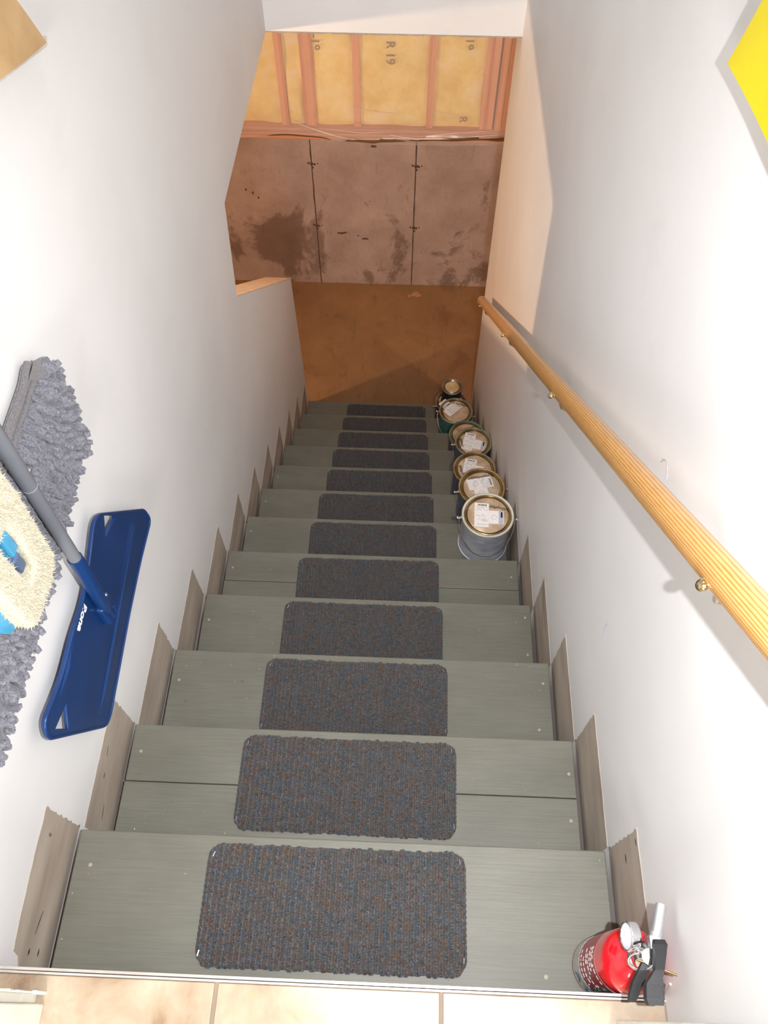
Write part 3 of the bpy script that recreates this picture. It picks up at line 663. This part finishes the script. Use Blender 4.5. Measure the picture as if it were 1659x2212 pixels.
# ---------------------------------------------------------------- fire extinguisher
EX = (0.429, -0.178, 0.0)
fe = thing('fire_extinguisher', 'small red fire extinguisher with black levers standing on the top step', 'fire extinguisher', EX)
T = lambda n, mb, m, p=fe: mb.build(n, m if isinstance(m, bpy.types.Material) else M[m], p, 'local')
RB = 0.0425
cyl = T('cylinder', MB().lathe([(RB-0.006, 0), (RB-0.001, 0.003), (RB, 0.008), (RB, 0.205)]+[(RB*math.cos(a)*1.0 if a < 1.3 else 0.012, 0.205+0.042*math.sin(a)) for a in [i*math.pi/2/9 for i in range(1, 10)]]+[(0.012, 0.256)], 56), 'red')
def arc_panel(r, a0, a1, z0, z1, n=20, th=0.0004):
    mb = MB(); vs_ = []; fs = []
    for i in range(n+1):
        a = a0+(a1-a0)*i/n
        for rr in (r, r+th):
            for z in (z0, z1): vs_.append((rr*math.cos(a), rr*math.sin(a), z))
    for i in range(n):
        b = i*4; c = b+4; fs += [(b+2, c+2, c+3, b+3), (b, b+1, c+1, c), (b+1, b+3, c+3, c+1), (b, c, c+2, b+2)]
    fs += [(0, 2, 3, 1), (n*4, n*4+1, n*4+3, n*4+2)]
    return mb.add(vs_, fs, True)
M['labred'] = simple('dull_red_label', srgb(158, 56, 60), 0.35)
M['labgrey'] = simple('silver_grey_label', srgb(190, 188, 184), 0.35, 0.2)
M['gaugesheen'] = simple('gauge_glass_sheen', srgb(214, 208, 222), 0.2, 0.0, var=0.2, vs_=120)  # pale lilac colour stands in for the reflection on the glass
M['labdark'] = simple('dark_photo_label', srgb(92, 90, 88), 0.4)
PI = math.pi
T('red_label', arc_panel(RB, PI*0.55, PI*1.42, 0.055, 0.165), 'labred', cyl)
b1 = T('silver_band', arc_panel(RB+0.0003, PI*0.5, PI*1.75, 0.020, 0.060), 'labgrey', cyl)
T('dark_label', arc_panel(RB+0.0003, PI*1.27, PI*1.78, 0.060, 0.165), 'labdark', cyl)
def curved_print(rows, a0, a1, r, m, seed, th=0.0005):
    r_ = random.Random(seed)
    for z, h in rows:
        a = a0; mb = MB()
        while a < a1:
            wd = r_.uniform(0.06, 0.16)
            if r_.random() < 0.7:
                p = arc_panel(r, a, min(a+wd, a1), z, z+h, 3, th); mb.add(p.v, p.f, True)
            a += wd+0.05
        if mb.v: T('label_print', mb, m, cyl)
curved_print([(0.152, 0.0014), (0.144, 0.0012), (0.132, 0.002), (0.118, 0.0014), (0.108, 0.0012), (0.092, 0.0018), (0.074, 0.0014)], PI*0.85, PI*1.32, RB+0.0003, 'labgrey', 3)
M['petrol'] = simple('petrol_blue_ink', srgb(60, 110, 140), 0.5)
for s_, a in (('B', PI*1.30), ('A', PI*1.12), ('C', PI*1.48)):
    p = Vector((math.cos(a), math.sin(a), 0)); fr = frame(p*(RB+0.0012)+Vector((0, 0, 0.037)), (-math.sin(a), math.cos(a), 0), (0, 0, 1))
    text_mesh('class_letter', s_, 0.024, M['petrol'], cyl, fr @ Matrix.Identity(4), 0.0003).data.transform(Matrix.Translation(Vector(EX)-Vector(EX)))
T('collar', MB().lathe([(0.0165, 0.244), (0.0165, 0.256), (0.013, 0.260)], 28), 'chrome')
vb = T('valve_body', MB().lathe([(0.0135, 0.256), (0.0135, 0.266), (0.0165, 0.270), (0.0165, 0.288), (0.012, 0.294), (0.010, 0.300), (0.001, 0.301)], 28).box(-0.006, 0.014, -0.014, 0.012, 0.268, 0.296, 0.003), 'chrome'); sharp(vb, 40)
# pressure gauge on the side, facing the stair middle
gm = Matrix.Translation((-0.004, 0.024, 0.278)) @ Matrix.Rotation(math.radians(-78), 4, 'Y') @ Matrix.Rotation(math.radians(0), 4, 'X')
T('gauge_stem', MB().tube([(0.004, 0.006, 0.281), (-0.012, 0.022, 0.281)], 0.006, 12), 'black')
ga = T('pressure_gauge', MB().lathe([(0.012, 0.006), (0.0185, 0.007), (0.0190, 0.010), (0.0190, 0.0185), (0.0175, 0.020), (0.016, 0.0195), (0.0158, 0.0160)], 36, gm, cap=False), 'chrome'); sharp(ga, 40)
T('gauge_glass', MB().lathe([(0.016, 0.0160), (0.016, 0.0172), (0.001, 0.0185)], 28, gm), M['gaugesheen'], ga)
# nozzle pointing down the stairs
T('nozzle', MB().tube([(0.010, 0.012, 0.286), (0.016, 0.030, 0.290)], 0.0088, 12).tube([(0.0155, 0.028, 0.290), (0.026, 0.064, 0.294)], 0.0072, 24), 'silver')
T('nozzle_boss', MB().box(0.004, 0.019, 0.004, 0.026, 0.276, 0.297, 0.002), 'silver')
# levers (upper wide one and lower one), running back over the tile edge
def blade(path, mat_):
    mb = MB(); vs_ = []; fs = []
    for i, (x, y, z, wd, th) in enumerate(path):
        for sx, sz in ((-1, 0), (-0.8, 1), (0.8, 1), (1, 0), (0.8, -1), (-0.8, -1)): vs_.append((x+sx*wd/2, y, z+sz*th/2))
    n = len(path)
    for i in range(n-1):
        for k in range(6): fs.append((i*6+k, (i+1)*6+k, (i+1)*6+(k+1) % 6, i*6+(k+1) % 6))
    fs += [tuple(range(6)), tuple(reversed(range((n-1)*6, n*6)))]
    return mb.add(vs_, fs, False)
lv = T('lever', blade([(0.014, 0.020, 0.304, 0.016, 0.008), (0.014, 0.014, 0.306, 0.020, 0.012), (0.010, -0.002, 0.309, 0.017, 0.014), (0.006, -0.016, 0.312, 0.015, 0.014), (0.001, -0.024, 0.313, 0.019, 0.013), (-0.003, -0.032, 0.314, 0.026, 0.012), (-0.005, -0.048, 0.316, 0.027, 0.011), (-0.005, -0.055, 0.316, 0.022, 0.010)], None), 'black')
lv['label'] = 'black squeeze lever'
T('carry_handle', blade([(0.002, 0.0, 0.292, 0.016, 0.010), (-0.008, -0.016, 0.292, 0.017, 0.010), (-0.016, -0.030, 0.288, 0.018, 0.010), (-0.022, -0.044, 0.284, 0.015, 0.009), (-0.025, -0.052, 0.282, 0.011, 0.008)], None), 'black')
T('locking_pin', MB().tube([(-0.016, -0.004, 0.297), (0.034, -0.020, 0.297)], 0.0016, 8), 'brass')
T('pull_ring', MB().tube([(-0.010+0.0150*math.cos(a), -0.006+0.0095*math.sin(a), 0.293+0.006*math.cos(a)) for a in [i*PI/14 for i in range(29)]], 0.0016, 8), 'chrome')
T('plastic_seal', MB().tube([(0.026, -0.030, 0.29), (0.034, -0.040, 0.24), (0.036, -0.042, 0.18)], 0.0018, 6), 'film')
for lst in ('collar',): pass

# ---------------------------------------------------------------- blue flat mop on the wall
fm = thing('flat_mop', 'navy blue flat mop with grey pole hanging head down on the white wall', 'mop', (-0.45, 0.34, 0.16))
def rounded(pts, rads, n=6):
    out = []; N = len(pts)
    for i, p in enumerate(pts):
        P = Vector(p).to_2d() if len(p) > 2 else Vector(p); A = Vector(pts[i-1]); B = Vector(pts[(i+1) % N]); r = rads[i] if isinstance(rads, (list, tuple)) else rads
        da = (A-P).normalized(); db = (B-P).normalized(); d = min(r, (A-P).length*0.45, (B-P).length*0.45)
        if d < 1e-5: out.append(tuple(P)); continue
        for k in range(n+1):
            t = k/n; out.append(tuple((P+da*d)*(1-t)**2+2*P*t*(1-t)+(P+db*d)*t*t))
    return out
FW = frame((-0.450, 0, 0), (0, 1, 0), (0, 0, 1))     # local x = world Y, local y = world Z, normal +X
outer = rounded([(0.462, 0.306), (0.612, 0.082), (0.620, 0.030), (0.517, 0.037), (0.395, 0.033), (0.182, 0.012), (0.084, 0.262), (0.102, 0.292), (0.177, 0.270), (0.253, 0.272), (0.318, 0.262), (0.381, 0.277)], [0.030, 0.012, 0.02, 0.03, 0.03, 0.03, 0.016, 0.016, 0.03, 0.02, 0.04, 0.03])
h1 = rounded([(0.486, 0.272), (0.516, 0.216), (0.455, 0.238)], 0.004, 3); h2 = rounded([(0.154, 0.228), (0.120, 0.192), (0.103, 0.247)], 0.004, 3)
pl = curve_mesh('mop_plate', [outer, h1, h2], 0.004, M['blue'], fm, FW, 0.0014)
# raised lip round the plate, and the folded facets across it
def loop_tube(pts, r, xo, name, mat_, parent, closed=True):
    P = [(xo, a, b) for a, b in pts]; P = P+P[:2] if closed else P
    return part(name, MB().tube(P, r, 8), mat_, parent)
loop_tube(outer, 0.0030, -0.4475, 'plate_lip', M['blue'], pl)
part('plate_facet', MB().add([(-0.4478, 0.545, 0.150), (-0.4478, 0.606, 0.066), (-0.4478, 0.606, 0.040), (-0.4478, 0.195, 0.022), (-0.4478, 0.165, 0.075), (-0.4435, 0.55, 0.120), (-0.4435, 0.22, 0.075)],
     [(0, 1, 5), (1, 2, 5), (2, 3, 6, 5), (3, 4, 6), (4, 0, 5, 6), (0, 4, 3, 2, 1)]), M['blue'], pl)
part('plate_rib', MB().add([(-0.4478, 0.290, 0.262), (-0.4478, 0.150, 0.235), (-0.4478, 0.135, 0.262), (-0.4478, 0.250, 0.270), (-0.443, 0.200, 0.258)], [(0, 1, 4), (1, 2, 4), (2, 3, 4), (3, 0, 4), (0, 3, 2, 1)]), M['blue'], pl)
part('swivel_joint', MB().tube([(-0.440, 0.345, 0.150), (-0.440, 0.345, 0.205)], 0.011, 18).box(-0.448, -0.432, 0.325, 0.366, 0.145, 0.205, 0.005), M['blue'], fm)
part('hinge_pin', MB().tube([(-0.431, 0.352, 0.150), (-0.431, 0.352, 0.168)], 0.0035, 10), M['blue'], fm)
A0 = Vector((-0.435, 0.338, 0.200)); B0 = Vector((-0.435, 0.338, 0.300)); 
HB = Vector((-0.431, 0.341, 0.375)); HT = Vector((-0.424, 0.352, 1.15))
part('socket', MB().tube([(-0.437, 0.341, 0.178), (-0.436, 0.340, 0.20), (-0.434, 0.339, 0.25), (-0.431, 0.340, 0.33), tuple(HB)], 0.0125, 24, rads=[0.008, 0.0118, 0.0124, 0.0124, 0.0122]), M['blue'], fm)
d_ = (HT-HB).normalized(); jt = HB+d_*0.20
pole = part('pole', MB().tube([HB-d_*0.02, HB, jt], 0.0104, 28), M['pole'], fm)
part('pole', MB().tube([jt, HT], 0.0109, 28), M['pole'], fm)
part('joint_ring', MB().tube([jt-d_*0.0006, jt+d_*0.0008], 0.0112, 28), M['greyink'], fm)
part('snap_button', MB().lathe([(0.0035, 0), (0.003, 0.002), (0.001, 0.003)], 12, Matrix.Translation(jt+d_*0.028+Vector((0.007, 0.008, 0))) @ Matrix.Rotation(math.radians(60), 4, 'Y')), M['chrome'], fm)
part('pivot_screw', MB().lathe([(0.003, 0), (0.0025, 0.0018), (0.001, 0.0025)], 12, Matrix.Translation((-0.4235, 0.345, 0.232)) @ Matrix.Rotation(PI/2, 4, 'Y')), M['chrome'], fm)
text_mesh('brand_name', 'Bona', 0.024, M['white'], fm, frame((-0.4468, 0.292, 0.252), (0, -1, -0.02), (0, 0.02, -1)) @ Matrix.Scale(1, 4), 0.0004, 0.0009)

# ---------------------------------------------------------------- grey chenille pad
cp = thing('mop_pad', 'shaggy grey chenille mop pad hanging on the wall behind the mop pole', 'mop pad', (-0.47, 0.27, 0.60))
padout = rounded([(0.010, 0.612), (0.490, 0.618), (0.520, 0.628), (0.540, 0.600), (0.556, 0.520), (0.548, 0.420), (0.46, 0.405), (0.10, 0.392), (0.008, 0.400)], 0.02)
curve_mesh('backing', [padout], 0.006, M['back'], cp, frame((-0.464, 0, 0), (0, 1, 0), (0, 0, 1)), 0.002)
seamstrip = part('seam_binding', MB().tube([(-0.459, 0.012+0.51*i/30, 0.611+0.0145*(i/30)**3-0.003*math.sin(i)) for i in range(31)], 0.0045, 8), M['back'], cp)
part('seam_binding', MB().tube([(-0.457, 0.012+0.51*i/30, 0.598+0.008*(i/30)**3) for i in range(31)], 0.0032, 8), M['back'], cp)
part('pad_corner_flap', MB().add([(-0.458, 0.500, 0.615), (-0.450, 0.524, 0.632), (-0.446, 0.542, 0.602), (-0.455, 0.520, 0.590), (-0.464, 0.52, 0.612)], [(0, 1, 4), (1, 2, 4), (2, 3, 4), (3, 0, 4), (0, 3, 2, 1)], True), M['back'], cp)
def noodle(seed, L=0.030, r=0.0050):
    r_ = random.Random(seed); bx, by = r_.uniform(-0.5, 0.5), r_.uniform(0.2, 1.0); pts = []; rr = []
    for i in range(6):
        t = i/5; pts.append((bx*0.01*t*t+0.002*math.sin(3*t+seed), -by*0.008*t*t, L*t)); rr.append(r*(0.75, 1.0, 1.06, 1.05, 1.0, 0.72)[i]*(1+0.06*r_.uniform(-1, 1)))
    return MB().tube(pts, r, 7, rads=rr)
nv = [noodle(i, random.uniform(0.022, 0.031)) for i in range(8)]
me_cache = []
for v_ in nv:
    o = v_.build('chenille_strand', M['chen'], cp, 'local'); me_cache.append(o.data); bpy.data.objects.remove(o)
def in_poly(y, z, P):
    c = False; n = len(P)
    for i in range(n):
        a, b = P[i], P[i-1]
        if (a[1] > z) != (b[1] > z) and y < (b[0]-a[0])*(z-a[1])/(b[1]-a[1])+a[0]: c = not c
    return c
roots = []; yy = 0.012; row = 0
step_ = 0.0092
zz = 0.586
while zz > 0.395:
    yy = 0.010+(row % 2)*step_/2
    while yy < 0.556:
        y_ = yy+random.uniform(-0.002, 0.002); z_ = zz+random.uniform(-0.002, 0.002)+0.006*(yy/0.55)**3
        if in_poly(y_, z_, padout): roots.append((y_, z_))
        yy += step_
    zz -= 0.0088; row += 1
for i in range(6): roots.append((0.532-0.003*i, 0.610-0.004*i))
stuff = MB(); singles = 0
OFF = Vector((-0.47, 0.27, 0.60))
for n_, (y_, z_) in enumerate(roots):
    # strands spring outward and flop downward, fanning at the far end and the bottom
    fan = max(0, (y_-0.46)/0.09); out = random.uniform(0.28, 0.72)
    d = Vector((out, random.uniform(-0.35, 0.35)+0.9*fan, -0.9+0.5*fan+random.uniform(-0.15, 0.2))).normalized()
    p = Vector((-0.461, y_, z_)); q_ = Vector((0, 0, 1)).rotation_difference(d) @ Matrix.Rotation(random.uniform(-0.8, 0.8), 3, 'Z').to_quaternion()
    edge = z_ > 0.572 or y_ > 0.515 or z_ < 0.408
    mi = random.randrange(8); sc = random.uniform(0.85, 1.15)*(1.12 if z_ > 0.575 else 1)
    if edge and singles < 260 and y_ > 0.20:
        o = bpy.data.objects.new('chenille_strand', me_cache[mi]); COL.objects.link(o); o.parent = cp; o.location = p-OFF
        o.rotation_mode = 'QUATERNION'; o.rotation_quaternion = q_; o.scale = (sc, sc, sc); singles += 1
    else:
        mt = Matrix.Translation(p) @ q_.to_matrix().to_4x4() @ Matrix.Scale(sc, 4); stuff.add(nv[mi].v, nv[mi].f, True, 0, mt)
o = part('chenille_pile', stuff, M['chen'], cp); o['kind'] = 'stuff'
for m_ in me_cache: m_.polygons.foreach_set('use_smooth', [True]*len(m_.polygons))

# ---------------------------------------------------------------- cream microfibre mop head
ch = thing('scrub_mop', 'light blue mop head with a fluffy cream microfibre cover beside the grey pole', 'mop head', (-0.425, 0.235, 0.60))
FC = frame((-0.418, 0, 0), (0, 1, 0), (0, 0, 1))
co_ = rounded([(0.170, 0.508), (0.178, 0.488), (0.250, 0.482), (0.278, 0.494), (0.284, 0.570), (0.290, 0.645), (0.278, 0.80), (0.170, 0.80)], 0.012)
ho_ = rounded([(0.208, 0.530), (0.244, 0.536), (0.252, 0.600), (0.246, 0.645), (0.206, 0.645)], 0.006)
cov = curve_mesh('cover', [co_, ho_], 0.014, M['cream'], ch, FC, 0.005)
fz = MB()
def tuft(y, z, x, dr, ln):
    a = Vector((x, y, z)); d = Vector(dr).normalized(); s_ = d.orthogonal().normalized()*0.0009; t_ = d.cross(s_)
    fz.add([a+s_, a-s_*0.5+t_*0.87, a-s_*0.5-t_*0.87, a+d*ln], [(0, 1, 3), (1, 2, 3), (2, 0, 3), (0, 2, 1)], True)
for _ in range(5200):
    y_ = random.uniform(0.165, 0.295); z_ = random.uniform(0.478, 0.72)
    if in_poly(y_, z_, co_) and not in_poly(y_, z_, ho_):
        tuft(y_, z_, -0.4065+random.uniform(-0.001, 0.001), (random.uniform(0.15, 0.9), random.uniform(-0.7, 0.9), random.uniform(-1.0, 0.3)), random.uniform(0.004, 0.009))
def rim_tufts(P, sgn, n_):
    N = len(P)
    for i in range(N):
        a, b = Vector(P[i]), Vector(P[(i+1) % N]); L_ = (b-a).length; nn = Vector(((b-a).y, -(b-a).x)).normalized()*sgn
        for _ in range(int(L_*n_)):
            t = random.random(); p = a+(b-a)*t; tuft(p.x+nn.x*0.004, p.y+nn.y*0.004, random.uniform(-0.428, -0.408), (random.uniform(-0.2, 0.5), nn.x+random.uniform(-0.6, 0.6), nn.y+random.uniform(-0.6, 0.6)), random.uniform(0.003, 0.0065))
rim_tufts(co_, 1, 1800); rim_tufts(ho_, -1, 1800)
o = part('fleece', fz, M['cream'], cov); o['kind'] = 'stuff'
part('head_frame', MB().prism(rounded([(0.148, 0.515), (0.168, 0.500), (0.270, 0.500), (0.275, 0.80), (0.148, 0.80)], 0.012), -0.436, -0.4265, 'x'), M['lblue'], ch)
part('socket', MB().box(-0.4262, -0.412, 0.226, 0.246, 0.585, 0.66, 0.004), M['lblue'], ch)
part('latch', MB().box(-0.4262, -0.414, 0.223, 0.240, 0.548, 0.580, 0.003), M['slate'], ch)
part('latch', MB().box(-0.4262, -0.418, 0.240, 0.250, 0.540, 0.60, 0.002), M['lblue'], ch)

# ---------------------------------------------------------------- kraft paper bag on the left wall
kb = thing('paper_bag', 'corner of a brown paper bag with a clear hem hung high on the wall', 'bag', (-0.462, 0.80, 0.90))
def sheet(y0z0, ey, ez, wy, wz, x0, th, n=14, wav=0.004, curl=0.0):
    mb = MB(); vs_ = []; fs = []; ey = Vector(ey).normalized(); ez = Vector(ez).normalized()
    for s_ in (0, 1):
        for j in range(n+1):
            for i in range(n+1):
                u, v = i/n, j/n; p = Vector(y0z0)+ey*wy*u+ez*wz*v
                x = x0+wav*math.sin(4*u+3*v)*math.sin(2+3*v-2*u)+curl*(1-u)*(1-v)+s_*th
                vs_.append((x, p.x, p.y))
    N = (n+1)**2
    for j in range(n):
        for i in range(n): a = j*(n+1)+i; fs += [(a, a+1, a+n+2, a+n+1), (N+a, N+a+n+1, N+a+n+2, N+a+1)]
    for i in range(n):
        fs += [(i, N+i, N+i+1, i+1), (n*(n+1)+i, n*(n+1)+i+1, N+n*(n+1)+i+1, N+n*(n+1)+i), (i*(n+1), (i+1)*(n+1), N+(i+1)*(n+1), N+i*(n+1)), (i*(n+1)+n, N+i*(n+1)+n, N+(i+1)*(n+1)+n, (i+1)*(n+1)+n)]
    return mb.add(vs_, fs, True)
sh = sheet((0.930, 0.862), (-0.97, 0.26), (-0.50, 0.86), 0.30, 0.34, -0.463, 0.008, wav=0.003)
part('sheet', sh, M['kraft'], kb)
part('clear_hem', MB().add([(-0.466, 0.942, 0.864), (-0.466, 0.640, 0.944), (-0.466, 0.638, 0.934), (-0.466, 0.935, 0.853), (-0.458, 0.944, 0.864), (-0.458, 0.640, 0.946), (-0.458, 0.638, 0.936), (-0.458, 0.935, 0.854)],
     [(0, 1, 2, 3), (4, 7, 6, 5), (0, 4, 5, 1), (1, 5, 6, 2), (2, 6, 7, 3), (3, 7, 4, 0)]), M['film'], kb)
# ---------------------------------------------------------------- yellow sheet on the right wall
ys_ = thing('yellow_folder', 'bright yellow plastic folder hung proud of the wall above the handrail', 'folder', (0.443, 0.69, 0.985))
sh = sheet((0.689, 0.988), (-1, 0.108), (-0.36, 0.94), 0.30, 0.30, 0.441, 0.003, wav=0.002)
part('cover', sh, M['yellow'], ys_)
